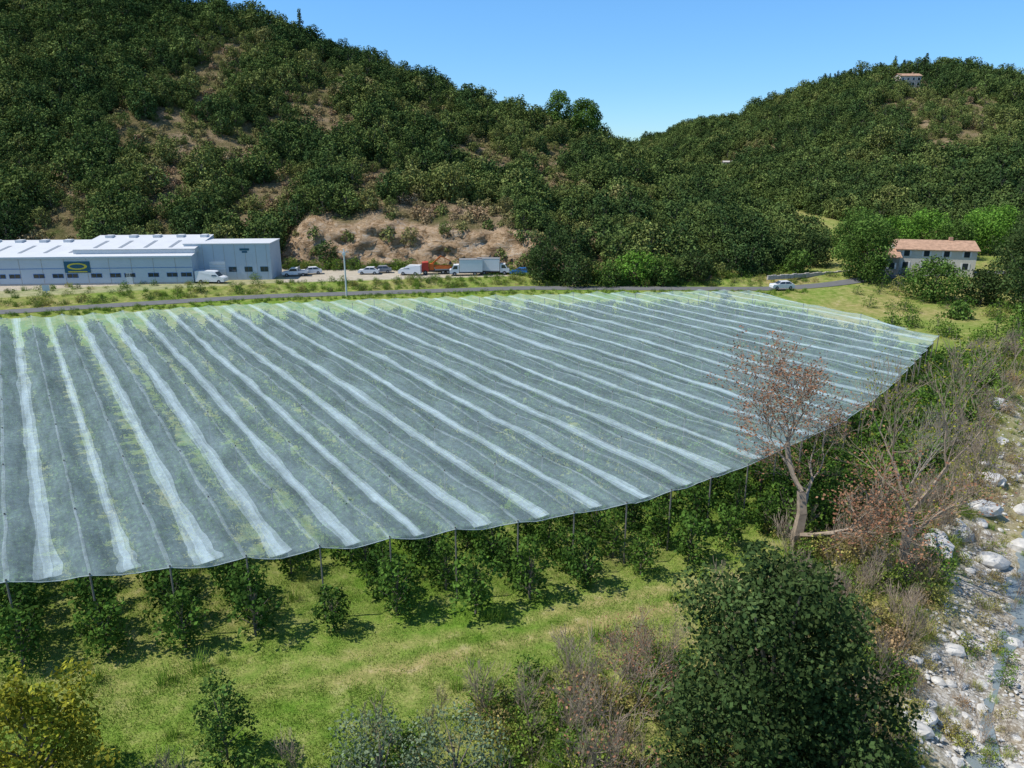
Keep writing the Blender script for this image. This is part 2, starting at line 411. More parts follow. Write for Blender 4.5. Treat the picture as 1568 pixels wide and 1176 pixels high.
def hill_z(bvh,x,y):
    h=bvh.ray_cast(Vector((x,y,500)),Vector((0,0,-1)))
    return h[0].z if h[0] else ground_z(x,y)

HM=[M_hfol,M_bark]
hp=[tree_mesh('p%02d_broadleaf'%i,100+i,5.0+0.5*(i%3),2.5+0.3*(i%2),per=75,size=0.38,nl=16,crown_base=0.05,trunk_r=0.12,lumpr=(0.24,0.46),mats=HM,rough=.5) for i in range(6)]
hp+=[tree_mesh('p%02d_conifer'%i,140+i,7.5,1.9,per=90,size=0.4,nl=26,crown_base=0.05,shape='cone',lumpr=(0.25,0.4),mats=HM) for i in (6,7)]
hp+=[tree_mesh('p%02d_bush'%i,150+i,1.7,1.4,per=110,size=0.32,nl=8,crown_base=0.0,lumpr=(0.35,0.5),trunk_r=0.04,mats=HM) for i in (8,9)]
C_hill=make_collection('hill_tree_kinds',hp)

def scatter_hill(surf,L,depth,step,bare,seed,sc=(0.8,1.35),t0=0.16):
    rnd=random.Random(seed); P=[];S=[];I=[];T=[]
    na=int(L/step); nt_=int(depth/step)
    for i in range(na):
        for j in range(int(nt_*1.08)):
            a=(i+rnd.random())/na; t=(j+rnd.random())/nt_
            if a>1 or t>1.12 or t<0.004: continue
            p=surf(a,t); k=bare(p,t)
            if p[2]<-1: continue
            kind=rnd.randint(0,5); s=rnd.uniform(*sc)*rnd.choice((0.7,0.9,1,1.2)); n=noise.noise(Vector((p[0]*0.03,p[1]*0.03,5)))
            tint=min(1,max(0,t0+0.30*n+rnd.gauss(0,0.15)+0.35*k))
            if k>1.5:
                if rnd.random()<(0.70 if k<2.5 else 1.0): continue
                kind=rnd.choice((8,9)); s=rnd.uniform(0.4,1.2); tint=rnd.uniform(.2,.7)
            elif rnd.random()<k:
                if rnd.random()<0.35: continue
                kind=rnd.choice((8,9)); s=rnd.uniform(0.6,1.5); tint=min(1,tint+0.2)
            elif k>0.3: s*=0.7
            P.append((p[0],p[1],p[2]-0.3)); S.append(s);I.append(kind);T.append(tint)
    return P,S,I,T
def bareL(p,t):
    x,z=p[0],p[2]
    if t<0.085 and cut(x,t)>0.3:
        n=noise.noise(Vector((x*0.12,p[1]*0.3,2)))
        return 2.0 if n<0.27 else 0.6
    n=noise.noise(Vector((x*0.06+3,p[1]*0.05,2)))+0.6*noise.noise(Vector((x*0.16,p[1]*0.13,7)))
    w=sst(-130,-100,x)*sst(55,20,x)*sst(1.0,0.7,t)
    return max(0,min(0.95,(n+0.20)*2.2))*w
P,S,I,T=scatter_hill(surfL,LL,135,2.9,bareL,1,(0.8,1.35),0.2)
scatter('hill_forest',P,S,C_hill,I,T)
rnd=random.Random(5)
def bareR(p,t):
    x,y=p[0],p[1]
    if math.hypot(x-199,y-405)<10: return 3.0
    if abs(x-197)<8 and 372<y<400: return 3.0 if y>386 else 0.97
    if math.hypot(x-104,y-374)<7 or (abs(x-102)<5 and 350<y<374): return 3.0 if y>368 else 0.97
    if 0.30<t<0.72 and x>120: 
        u=x/y
        if 0.50<u<0.62: return 0.62
    n=noise.noise(Vector((x*0.03,y*0.03,2)))
    return max(0,min(.5,(n-.15)*2))*sst(.95,.7,t)
P,S,I,T=scatter_hill(surfR,LR,250,4.3,bareR,2,(1.0,1.6),0.18)
for k in range(len(P)):
    x,y,z=P[k]
    if z>58 and 165<x<222 and rnd.random()<0.45 and I[k]<8: I[k]=6+k%2; T[k]=0.02; S[k]*=0.85
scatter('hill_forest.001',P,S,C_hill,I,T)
def fixed_fol(name,a,b_,c_,trans=0.2): return foliage(name,[(0.3,a),(0.5,b_),(0.7,c_)],False,trans)
F_dark=fixed_fol('foliage_dark',(0.034,0.060,0.020),(0.054,0.088,0.028),(0.090,0.125,0.042))
F_mid=fixed_fol('foliage_mid',(0.06,0.115,0.025),(0.095,0.165,0.035),(0.14,0.22,0.05))
F_bright=fixed_fol('foliage_bright',(0.08,0.17,0.022),(0.12,0.235,0.035),(0.17,0.30,0.05))
F_grey=fixed_fol('foliage_greygreen',(0.10,0.145,0.075),(0.16,0.21,0.115),(0.24,0.29,0.17))
F_yel=fixed_fol('foliage_yellow',(0.13,0.16,0.015),(0.25,0.25,0.03),(0.38,0.35,0.045))
F_brown=fixed_fol('foliage_brown',(0.22,0.10,0.06),(0.32,0.16,0.09),(0.38,0.22,0.13))
def place_tree(name,seed,x,y,z,h,r,mat,per=60,size=0.4,nl=26,cb=0.12,tr=0.2,shape='round',lumpr=(0.22,0.4)):
    o=tree_mesh(name,seed,h,r,per=per,size=size,nl=nl,crown_base=cb,mats=[mat,M_bark],trunk_r=tr,link=True,shape=shape,lumpr=lumpr,rough=.5)
    o.location=(x,y,z); o.rotation_euler=(0,0,seed*1.3); return o
place_tree('oak_tree',11,15.5,264,hill_z(bvhL,15.5,264)-1,15.0,4.6,F_mid,per=70,size=0.5,nl=30,cb=0.2,lumpr=(0.25,0.42))
place_tree('oak_tree',12,24,262,hill_z(bvhL,24,262)-1,14.5,5.8,F_mid,per=70,size=0.5,nl=34,cb=0.2,lumpr=(0.25,0.42))
place_tree('pine_tree',13,-75,289,hill_z(bvhL,-75,289)-1,13,2.4,F_dark,per=60,size=0.5,shape='cone')
place_tree('broadleaf_tree',21,69,146,ground_z(69,146)-.2,12.8,5.4,F_mid,per=80,size=0.38,nl=42,cb=0.06)
for k,(x,y,h,r,mt) in enumerate([(75.5,132,8.0,5.0,F_mid),(82,129,6.5,3.6,F_dark),(100,138,13,5.5,F_dark),(86,124,16,5.5,F_dark),(92,118,10,4.5,F_dark),(104,150,15,6,F_dark),(93,140,8,3.6,F_dark),(76,168,9,5,F_mid),(88,173,9,5.5,F_bright),(97,176,10,6,F_bright),(108,174,10,6,F_bright),(83,181,10,5,F_mid),(120,165,12,6,F_bright),(64,158,8,4,F_dark),(98,166,9,5,F_mid),(80,112,4,3,F_mid),(72,118,3,2.2,F_mid),(118,185,10,6,F_bright),(58,152,5,3,F_mid)]):
    place_tree('broadleaf_tree',30+k,x,y,ground_z(x,y)-.2,h,r,mt,per=65,size=0.4,nl=30,cb=0.05)
for k,(x,y,h,r,mt) in enumerate([(12,144,6.5,4.5,F_dark),(19,144,5.0,3.5,F_mid),(24,145,7.0,4.4,F_bright),(29,145,6,4,F_mid),(6,147,8,4.5,F_dark),(36,147,6,4,F_dark),(8,152,10,4.5,F_dark)]):
    place_tree('broadleaf_tree',60+k,x,y,ground_z(x,y)-.2,h,r,mt,per=75,size=0.38,nl=22,cb=0.02)

# ------------------------------------------------------------------ net canopy
D=np.array([-0.5535,0.8328]); NN=np.array([0.8328,0.5535])
POLY=[(-44,30.5),(-26.2,33.0),(-16.8,35.0),(-8.1,37.0),(0.6,39.6),(8,42.6),(16.7,48),(27.6,57.5),(37.5,68.8),(51.6,87.5),(46.1,102.2),(38.5,119.3),(1.6,116.3),(-37,108.6),(-68.4,97.8),(-120,80)]
pq=[(np.dot(p,NN),np.dot(p,D)) for p in POLY]
def srange(q):
    out=[]
    for (a,b_) in zip(pq,pq[1:]+pq[:1]):
        if (a[0]-q)*(b_[0]-q)<0:
            t=(q-a[0])/(b_[0]-a[0]); out.append(a[1]+(b_[1]-a[1])*t)
    return (min(out),max(out)) if len(out)>=2 else None
PER=3.6; Q0=0.6
def w2(q,s): return NN*q+D*s
def netz(q,s,s0,s1):
    ph=((q-Q0)/PER)%1.0; tri=abs(ph-0.5)*2
    z=4.10+0.32*tri**1.3+0.12*math.cos(2*math.pi*s/9.0)*tri
    z+=0.07*noise.noise(Vector((q*0.5,s*0.35,0)))+0.05*noise.noise(Vector((q*2.1,s*1.3,5)))
    z+=0.10*noise.noise(Vector((q*0.06,s*0.05,8)))*3
    return z
qmin=min(p[0] for p in pq)+0.05; qmax=max(p[0] for p in pq)-0.05
qs=np.arange(math.ceil((qmin-Q0)/(PER/8)),math.floor((qmax-Q0)/(PER/8))+1)*(PER/8)+Q0
NS=170; V=[];F=[];prev=None;edge=[]
for q in qs:
    r=srange(q)
    if r is None or r[1]-r[0]<0.5: prev=None; continue
    row=len(V)
    ph=((q-Q0)/PER)%1.0; bow=0.5*math.sin(math.pi*ph)
    for k in range(NS):
        s0=r[0]+bow; s=s0+(r[1]-s0)*(k/(NS-1))**1.3; w=w2(q,s); V.append((w[0],w[1],netz(q,s,*r)-(0.2*math.sin(math.pi*ph) if k==0 else 0)))
        if k==0: edge.append(V[-1])
    if prev is not None:
        for k in range(NS-1): F.append((prev+k,row+k,row+k+1,prev+k+1))
    prev=row
def net_mat(name,alpha,col,fine=0.15,var=0.3):
    m,nt,out=new_mat(name)
    g=N(nt,'ShaderNodeNewGeometry').outputs['Position']
    mp=N(nt,'ShaderNodeMapping'); mp.inputs['Rotation'].default_value=(0,0,-math.radians(33.6)); nt.links.new(g,mp.inputs[0])
    mp2=N(nt,'ShaderNodeMapping'); mp2.inputs['Scale'].default_value=(1.0,0.12,1); nt.links.new(mp.outputs[0],mp2.inputs[0])
    n=noise_n(nt,1.3,3,0.7,mp2.outputs[0]); n_f=noise_n(nt,2.5,2,0.7,g)
    rr=ramp(nt,[(0.3,(alpha*(1-var),)*3),(0.7,(alpha*(1+var),)*3)],n.outputs['Fac'])
    r2=ramp(nt,[(0.3,(1-fine,)*3),(0.7,(1+fine,)*3)],n_f.outputs['Fac'])
    al=mix(nt,rr.outputs[0],r2.outputs[0],1.0,'MULTIPLY')
    t=N(nt,'ShaderNodeBsdfTransparent'); d=N(nt,'ShaderNodeBsdfDiffuse'); d.inputs[0].default_value=(*col,1)
    m2=N(nt,'ShaderNodeMixShader'); nt.links.new(al,m2.inputs[0]); nt.links.new(t.outputs[0],m2.inputs[1]); nt.links.new(d.outputs[0],m2.inputs[2])
    nt.links.new(m2.outputs[0],out.inputs[0]); return m
M_net=net_mat('net_mesh',0.20,(0.56,0.74,0.78)); M_net2=net_mat('net_overlap',0.22,(0.66,0.80,0.84),0.2,0.45); M_net3=net_mat('net_ridge_seam',0.15,(0.6,0.7,0.74),0.4,0.5)
net=build_quads('anti_hail_net',V,F,[M_net],smooth=True)
def bands(name,phase,halfw,mat,crump,lift=0.04,wmul=1.0):
    V=[];F=[]
    for k in range(k0,60):
        qc=Q0+PER*(k+phase)
        if qc<qmin+1 or qc>qmax-1: continue
        r=srange(qc)
        if r is None: continue
        prev=None; n=190; big=(1.0 if k in (-6,-5,-3,-2,0,1) else 0.3)*crump
        dens=0.75+0.45*abs(math.sin(k*2.3))
        for i in range(0,n):
            s0=r[0]+(0.45 if phase else 0); s=s0+(r[1]-s0)*(i/(n-1))**1.3
            hw=halfw*dens*(1+0.5*noise.noise(Vector((s*0.2,k*3.1,wmul))))
            cr=math.exp(-max(0,s-r[0])/2.2)*big
            row=len(V)
            for j in (-1,-0.5,0,0.5,1):
                q=qc+j*hw*(1+0.9*cr)+0.5*cr*noise.noise(Vector((s*0.9,k*7.7,j)))+0.07*noise.noise(Vector((s*.5,k*1.7,2)))
                w=w2(q,s); z=netz(q,s,*r)+lift+0.25*cr*abs(noise.noise(Vector((s*1.7,k,j*2))))
                V.append((w[0],w[1],z))
            if prev is not None:
                for j in range(4): F.append((prev+j,prev+j+1,row+j+1,row+j))
            prev=row
    build_quads(name,V,F,[mat],smooth=True).parent=net
k0=int((qmin-Q0)/PER)-1
bands('net_overlap_band',0.5,0.42,M_net2,1)
bands('net_overlap_fold',0.5,0.20,M_net2,0.6,0.08,5.0)
bands('net_ridge_seam',0.0,0.10,M_net3,0)
segs=[(a,b_,0.022,0.022) for a,b_ in zip(edge[:-1],edge[1:]) if math.dist(a,b_)<4]
M_cable=simple('cable',(0.45,0.5,0.5),0.6,0.1,2)
TV,TF=tubes(segs,4); build_quads('edge_cable',TV,TF,[M_cable]).parent=net
M_post=simple('weathered_wood',(0.20,0.18,0.15),0.9,0.3,3)
segs=[]
for k in range(k0,60):
    qc=Q0+PER*k
    if qc<qmin+.3 or qc>qmax-.3: continue
    r=srange(qc)
    if r is None: continue
    s=r[0]+0.05
    while s<r[1]:
        w=w2(qc,s); segs.append(((w[0],w[1],-0.3),(w[0],w[1],netz(qc,s,*r)+.1),0.055,0.05)); s+=9.0
TV,TF=tubes(segs,6); build_quads('support_posts',TV,TF,[M_post]).parent=net
# ------------------------------------------------------------------ orchard trees
op=[tree_mesh('o%02d_apple'%i,200+i,3.4+0.25*(i%3),1.18+0.12*(i%2),per=200,size=0.22,nl=22,crown_base=0.10,trunk_r=0.06,lumpr=(0.24,0.46),rough=.5) for i in range(5)]
C_or=make_collection('orchard_tree_kinds',op)
P=[];S=[];I=[];T=[];rnd=random.Random(9)
for k in range(k0,60):
    qc=Q0+PER*k
    if qc<qmin+.3 or qc>qmax-.3: continue
    r=srange(qc)
    if r is None: continue
    s=r[0]-0.5-rnd.random()*1.3; first=True
    while s<r[1]:
        w=w2(qc,s)
        if not(first) and rnd.random()<0.03: s+=2.2; continue
        P.append((w[0]+rnd.uniform(-.2,.2),w[1],0)); S.append(rnd.uniform(0.85,1.12)); I.append(rnd.randint(0,4)); T.append(min(.45,max(0.02,rnd.gauss(0.17,0.07))))
        s+=2.4+rnd.uniform(-.3,.3); first=False
scatter('orchard_tree_rows',P,S,C_or,I,T)

# ------------------------------------------------------------------ foreground vegetation
def tuft(name,seed,n,h,spread,wd=0.02):
    rng=np.random.default_rng(seed); V=[];F=[];S=[]
    for i in range(n):
        a=rng.random()*6.28; r=spread*math.sqrt(rng.random()); x,y=math.cos(a)*r,math.sin(a)*r
        b_=rng.random()*6.28; l=h*(0.5+0.7*rng.random()); dx,dy=math.cos(b_),math.sin(b_); ln=0.9*l*rng.random()
        o=len(V); px,py=-dy*wd,dx*wd
        V+=[(x-px,y-py,0),(x+px,y+py,0),(x+dx*ln+px*.3,y+dy*ln+py*.3,l),(x+dx*ln-px*.3,y+dy*ln-py*.3,l)]
        F.append((o,o+1,o+2,o+3)); S.append(0.8+0.6*rng.random())
    return build_quads(name,V,F,[M_grass],sh=S,link=False)
def bare_shrub(name,seed,L=1.2,depth=3,r=0.03,kids=(2,3),spread=0.55,stems=5):
    rnd=random.Random(seed); segs=[];tips=[]
    for i in range(stems):
        d=Vector((rnd.gauss(0,.35),rnd.gauss(0,.35),1)); grow(Vector((rnd.uniform(-.2,.2),rnd.uniform(-.2,.2),-0.1)),d,L,r,depth,rnd,segs,tips,spread,0.2,kids)
    V,F=tubes(segs,3); return build_quads(name,V,F,[M_twig],sh=np.ones(len(F)),link=False)
fp=[tuft('v00_grass',1,60,0.08,0.6,0.014),tuft('v01_grass',2,60,0.13,0.6,0.014),tuft('v02_tallgrass',3,80,0.75,0.4,0.014),
    tree_mesh('v03_shrub',301,1.3,0.9,per=260,size=0.13,nl=14,crown_base=0,trunk_r=0.03,lumpr=(0.22,0.45),jit=.8,rough=.6),
    tree_mesh('v04_shrub',302,1.8,1.0,per=230,size=0.14,nl=16,crown_base=0,trunk_r=0.03,lumpr=(0.2,0.4),jit=.8,rough=.6),
    tree_mesh('v05_shrub',303,0.8,0.9,per=260,size=0.11,nl=12,crown_base=0,trunk_r=0.02,lumpr=(0.2,0.45),jit=.8,rough=.6),
    bare_shrub('v06_twigs',304,0.8,2,0.022),bare_shrub('v07_twigs',305,1.1,3,0.02)]
C_fg=make_collection('undergrowth_kinds',fp)
P=[];S=[];I=[];T=[];rnd=random.Random(21)
for k in range(15000):
    y=18+(60-18)*rnd.random()**1.2; x=rnd.uniform(-0.72*y-6,0.72*y+6)
    bd=bank_dist(x,y)
    if bd>0: continue
    n=noise.noise(Vector((x*.2,y*.2,4)))
    tr=min(abs(y-track_y(x)),abs(y-track_y(x)-1.9))
    if -14<x<16 and tr<0.45 and rnd.random()<.6: continue
    P.append((x,y,ground_z(x,y,bd)-0.02)); S.append(rnd.uniform(0.6,1.3)); I.append(rnd.randint(0,1) if rnd.random()<0.992 else 2)
    dry=max(0,sst(-12,-3,bd)); T.append(min(1,max(0.3,0.46+0.20*n+rnd.gauss(0,.05)+0.28*dry)))
scatter('grass',P,S,C_fg,I,T)
P=[];S=[];I=[];T=[]
def addv(x,y,kind,s,t): 
    P.append((x,y,ground_z(x,y)-0.05)); S.append(s);I.append(kind);T.append(min(1,max(0,t)))
def belt_edge(x): return float(np.interp(x,[-30,-14,-8,-2,6,10,16],[20,23,25.5,29,33.0,35.5,40]))
for k in range(2300):
    x=rnd.uniform(-20,20); y=rnd.uniform(17,42)
    if y>belt_edge(x)+rnd.gauss(0,0.6): continue
    if bank_dist(x,y)>-0.5: continue
    n=noise.noise(Vector((x*.25,y*.25,14)))
    if n>0.20 and rnd.random()<.88: continue
    kd=rnd.choice((2,2,2,3,3,4,5,5,5,7,6)); addv(x,y,kd,rnd.uniform(.6,1.2),0.46+0.6*n+rnd.gauss(0,.16)+0.12*sst(-2,5,x))
for k in range(4400):
    y=rnd.uniform(26,100); xb=float(np.interp(y,[b_[1] for b_ in BANK],[b_[0] for b_ in BANK]))
    x=xb+rnd.uniform(-15,16 if y>46 else 5)
    bd=bank_dist(x,y)
    if y<46 and bd<-9: continue
    q,s=np.dot((x,y),NN),np.dot((x,y),D); r=srange(q)
    if r and s>r[0]-1.5: continue
    n=noise.noise(Vector((x*.16,y*.16,24)))
    if bd>-1 and rnd.random()<(0.65 if y<46 else 0.5): continue
    kd=rnd.choice((2,2,2,2,3,3,4,5,5,5,6,7)); addv(x,y,kd,rnd.uniform(.5,1.2)*(1 if bd<0 else .6),0.55+0.6*n+rnd.gauss(0,.16)-0.2*sst(60,85,y)+(0.15 if bd>-2 else 0))
for k in range(420):
    t=rnd.random(); y=48+42*t; x=float(np.interp(y,[48,57.5,68.8,87.5],[16.7,27.6,37.5,51.6]))+rnd.uniform(1.0,5.5)
    addv(x,y-1.5,rnd.choice((3,4,4,5)),rnd.uniform(1.0,2.0),rnd.gauss(0.30,.12))
for k in range(560):
    x=rnd.uniform(-110,60); yr=float(np.interp(x,ROADX,ROADY)); y=yr+rnd.uniform(2.6,9); 
    if x<-48 and rnd.random()<.3: y=yr+rnd.uniform(3.5,18)
    addv(x,y,rnd.choice((2,2,3,5,5)),rnd.uniform(.5,1.3),rnd.gauss(0.48,.2))
for k in range(500):
    x=rnd.uniform(-100,55); yr=float(np.interp(x,ROADX,ROADY)); addv(x,yr-rnd.uniform(2.6,6),rnd.choice((2,2,5)),rnd.uniform(.4,.9),rnd.gauss(0.42,.12))
for k in range(260):
    x=rnd.uniform(55,110); y=rnd.uniform(88,150)
    n=noise.noise(Vector((x*.08,y*.08,2)))
    if bank_dist(x,y)>0: continue
    if n>-0.05: addv(x,y,rnd.choice((3,4,5)),rnd.uniform(.8,2.2),rnd.gauss(0.35,.12))
for k in range(300):
    x=rnd.uniform(-48,60); y=float(np.interp(x,[-46,-22,-2,10,34,57],[159,157,153,146.5,144.5,154]))+rnd.uniform(-1,1.5)
    addv(x,y,rnd.choice((3,4,5)),rnd.uniform(.7,1.6),rnd.gauss(0.4,.15))
scatter('undergrowth_shrubs',P,S,C_fg,I,T)

# river stones
M_stone=simple('river_stone',(0.52,0.50,0.46),0.85,0.3,1.3)
def stone(name,seed):
    bm=bmesh.new(); bmesh.ops.create_icosphere(bm,subdivisions=2,radius=1)
    for v in bm.verts:
        n=noise.noise(v.co*1.1+Vector((seed*5,0,0))); v.co*=1+0.35*n; v.co.z*=0.6; v.co.x*=1.25
    me=bpy.data.meshes.new(name); bm.to_mesh(me); bm.free(); me.materials.append(M_stone)
    return bpy.data.objects.new(name,me)
C_st=make_collection('stone_kinds',[stone('s%d_stone'%i,i) for i in range(4)])
P=[];S=[];I=[];T=[]
for k in range(8000):
    y=22+78*rnd.random()**1.7; xb=float(np.interp(y,[b_[1] for b_ in BANK],[b_[0] for b_ in BANK]))
    x=xb+rnd.uniform(-1,18)
    if y>46 and rnd.random()<0.5: continue
    s=0.04+0.08*rnd.random()+ (0.25*rnd.random() if rnd.random()<0.05 else 0)+(0.6*rnd.random() if rnd.random()<0.008 else 0)
    P.append((x,y,ground_z(x,y)+s*0.1)); S.append(s);I.append(rnd.randint(0,3));T.append(.5)
for k in range(34):
    y=rnd.uniform(44,86); xb=float(np.interp(y,[b_[1] for b_ in BANK],[b_[0] for b_ in BANK])); x=xb+rnd.uniform(-2,13); s=rnd.uniform(.45,1.1)
    P.append((x,y,ground_z(x,y)+s*0.25)); S.append(s);I.append(rnd.randint(0,3));T.append(.5)
P.append((31.5,48,-1.0));S.append(1.5);I.append(1);T.append(.5)
scatter('river_stones',P,S,C_st,I,T)
m,nt,out=new_mat('stream_water')
b=N(nt,'ShaderNodeBsdfPrincipled'); b.inputs['Base Color'].default_value=(0.24,0.30,0.32,1); b.inputs['Roughness'].default_value=0.08
b.inputs['Alpha'].default_value=0.7
n=noise_n(nt,2.2,3,0.6); bp=N(nt,'ShaderNodeBump'); bp.inputs['Strength'].default_value=0.35; bp.inputs['Distance'].default_value=0.1
nt.links.new(n.outputs['Fac'],bp.inputs['Height']); nt.links.new(bp.outputs[0],b.inputs['Normal']); nt.links.new(b.outputs[0],out.inputs[0])
wp=[(17,20),(20.6,27),(23,31.5),(26.5,36.5),(31.5,41.5),(36,46),(44,54)]
V=[];F=[]
for i,(x,y) in enumerate(wp):
    w=[1.6,1.7,1.3,1.8,2.8,1.6,1.2][i]
    V+=[(x-w*.8,y+w*.5,-1.88),(x+w*.8,y-w*.5,-1.88)]
    if i: F.append((2*i-2,2*i-1,2*i+1,2*i))
build_quads('stream_water',V,F,[m])

# ------------------------------------------------------------------ individual foreground trees
def big_tree(name,seed,loc,h,r,mat,per,size,nl,tr,cb=0.1,lumpr=(0.2,0.34),rough=.5):
    o=tree_mesh(name,seed,h,r,per=per,size=size,nl=nl,crown_base=cb,mats=[mat,M_bark],trunk_r=tr,link=True,lumpr=lumpr,jit=0.8,shape='low',rough=rough); o.location=loc; return o
big_tree('oak_tree',71,(9.8,23.2,-0.3),12.3,4.9,F_dark,340,0.18,105,0.32,0.03,(0.12,0.27),0.9)
big_tree('oak_tree',77,(12.0,22.2,-0.8),8.6,2.8,F_dark,340,0.18,56,0.2,0.03,(0.14,0.3),0.9)
big_tree('broadleaf_tree',72,(-18.8,23.6,-0.2),6.6,3.0,F_yel,330,0.19,50,0.16,0.05,(.13,.32),.8)
big_tree('young_tree',73,(-12.3,26,-0.1),4.6,1.4,F_mid,500,0.16,28,0.07,0.03,(.16,.36),.8)
big_tree('willow_tree',74,(-5.2,23.5,-0.1),4.6,2.6,F_grey,230,0.13,44,0.1,0.03,(.12,.3),.8)
big_tree('willow_tree',75,(-2.2,24.2,-0.1),4.2,2.2,F_grey,230,0.13,38,0.1,0.03,(.12,.3),.8)
big_tree('broadleaf_tree',76,(-8.6,21.6,-0.1),3.6,2.0,F_mid,330,0.15,26,0.1,0.03)
def bare_tree(name,seed,loc,L,depth,r,leafmat=None,nleaf=0,spread=0.55,kids=(2,3),bark=None):
    rnd=random.Random(seed); segs=[];tips=[]
    grow(Vector((0,0,-0.3)),Vector((0.03,0,1)),L,r,depth,rnd,segs,tips,spread,0.22,kids,0.76,0.62)
    V,F=tubes(segs,4); mats=[bark or M_bark_l]; mi=np.zeros(len(F)); sh=np.ones(len(F))
    if leafmat and nleaf:
        rng=np.random.default_rng(seed); t=np.array([tuple(p) for p in tips]); C=np.repeat(t,nleaf,axis=0)+rng.normal(size=(len(t)*nleaf,3))*0.25
        LV,LF=leaf_quads(C,rng.normal(size=C.shape),0.12,rng); mats.append(leafmat)
        mi=np.concatenate([mi,np.ones(len(LF))]); sh=np.concatenate([sh,0.7+0.6*rng.random(len(LF))]); F=np.concatenate([F,LF+len(V)]); V=np.concatenate([V,LV])
    o=build_quads(name,V,F,mats,mi,sh); o.location=loc
    return o,float(V[:,2].max())
def fit(name,seed,loc,h,*a,wide=1.0,**k):
    o,z=bare_tree(name,seed,loc,*a,**k); f=h/z; o.scale=(f*wide,f*wide,f); return o
fit('dying_tree',81,(18.8,44.2,0),14.2,4.2,6,0.30,F_brown,4,0.62,bark=M_twig,wide=1.45)
fit('bare_tree',82,(25,42,-0.6),16.5,4.2,6,0.32,F_yel,1,0.55,bark=M_twig,wide=1.05)
fit('bare_tree',86,(30,52,-0.4),8.5,2.8,5,0.15,F_yel,1,0.6)
for i,(x,y,h) in enumerate([(4.3,26.0,6.6),(6.0,28.5,6.0),(2.6,28.0,5.2),(5.2,30.5,4.6),(7.2,31.5,4.8),(3.4,24.3,6.0),(0.8,27.2,3.6)]):
    fit('bare_tree',90+i,(x,y,0),h,2.0,5,0.075,F_brown if i%2 else None,1 if i%2 else 0,0.5,bark=M_twig,wide=1.1)

# ------------------------------------------------------------------ buildings
M_wall=simple('facade_panel',(0.46,0.52,0.58),0.6,0.06,0.3); M_roofw=simple('roof_white',(0.60,0.61,0.62),0.55,0.06,0.4)
M_blue=simple('trim_blue',(0.05,0.16,0.42),0.5,0.1,1); M_glass=simple('window_glass',(0.03,0.04,0.05),0.12,0.2,1,spec=0.8)
M_sign=simple('sign_dark',(0.02,0.10,0.16),0.5,0.1,2); M_yel=simple('sign_yellow',(0.60,0.5,0.06),0.5,0.1,2)
M_sky=simple('skylight',(0.30,0.33,0.37),0.3,0.1,1); M_tr=simple('frame_white',(0.70,0.70,0.69),0.5,0.05,1)
M_conc=simple('plinth_concrete',(0.40,0.39,0.37),0.9,0.15,1)
b1=empty('industrial_building',(-60.2,140.4,1.95),math.radians(4.5))
W=48
mb_=MB()
mb_.box(-W,0,0,28,0,5.2,0)
mb_.quad([(0,0,5.2),(0,28,5.2),(0,14,6.9)],0); mb_.quad([(-W,0,5.2),(-W,28,5.2),(-W,14,6.9)],0)
mb_.obj('walls',[M_wall],parent=b1)
mb_=MB(); mb_.quad([(-W-.2,-.25,5.25),(.2,-.25,5.25),(.2,14,6.98),(-W-.2,14,6.98)],0); mb_.quad([(-W-.2,28.2,5.25),(.2,28.2,5.25),(.2,14,6.98),(-W-.2,14,6.98)],0)
mb_.box(-W-.2,.2,-.28,-.10,4.95,5.30,1)
mb_.box(-22,.22,2.0,14.2,5.55,6.3,0)
mb_.quad([(-22.1,1.8,6.36),(.3,1.8,6.36),(.3,14.3,7.8),(-22.1,14.3,7.8)],0)
mb_.quad([(-22.0,2.0,6.3),(-22.0,14.2,6.3),(-22.0,14.2,7.76)],1);mb_.quad([(.22,2.0,6.3),(.22,14.2,6.3),(.22,14.2,7.76)],1)
x=-46.5
while x<-23.5:
    mb_.box(x,x+1.3,11.5,13.2,6.6,7.2,0); x+=4.6
x=-20
while x<-1:
    mb_.box(x,x+1.3,11.5,13.2,7.5,8.0,0); x+=4.6
mb_.obj('roof',[M_roofw,M_wall],parent=b1)
mb_=MB()
x=-46.5
while x<-1:
    hi=x>-22.5
    z0,z1=((6.36+(3-1.8)*.1152,6.36+(9-1.8)*.1152) if hi else (5.25+3.25*.1214,5.25+9.25*.1214))
    mb_.quad([(x+0.1,3,z0+.03),(x+0.8,3,z0+.03),(x+0.8,9,z1+.03),(x+.1,9,z1+.03)],0); x+=4.6
mb_.obj('skylights',[M_sky],parent=b1)
mb_=MB()
x=-46;i=0
while x<-1.5:
    mb_.box(x,x+2.0,-.04,0,1.35,2.15,1); mb_.box(x+.08,x+.95,-.06,-.04,1.42,2.08,0); mb_.box(x+1.05,x+1.92,-.06,-.04,1.42,2.08,0); x+=(2.6,4.3,3.4)[i%3]; i+=1
mb_.obj('windows',[M_glass,M_blue],parent=b1)
mb_=MB(); mb_.box(-W,0,-.05,0,0,0.35,2); mb_.box(-W,0,-.04,0,3.05,3.14,0)
mb_.box(-23,-18.4,-.12,-.06,2.3,4.4,1)
for k in range(12): mb_.box(-W+k*4+.95,-W+k*4+1.03,-.035,0,0.35,4.95,3)
mb_.obj('trim_and_sign',[M_blue,M_sign,M_conc,M_conc],parent=b1)
mb_=MB(); o=[(-20.7+1.8*math.cos(t),-.14,3.5+.62*math.sin(t)) for t in np.linspace(0,2*math.pi,24,endpoint=False)]; mb_.quad(o,0)
o=[(-20.7+1.3*math.cos(t),-.16,3.5+.38*math.sin(t)) for t in np.linspace(0,2*math.pi,24,endpoint=False)]; mb_.quad(o,1)
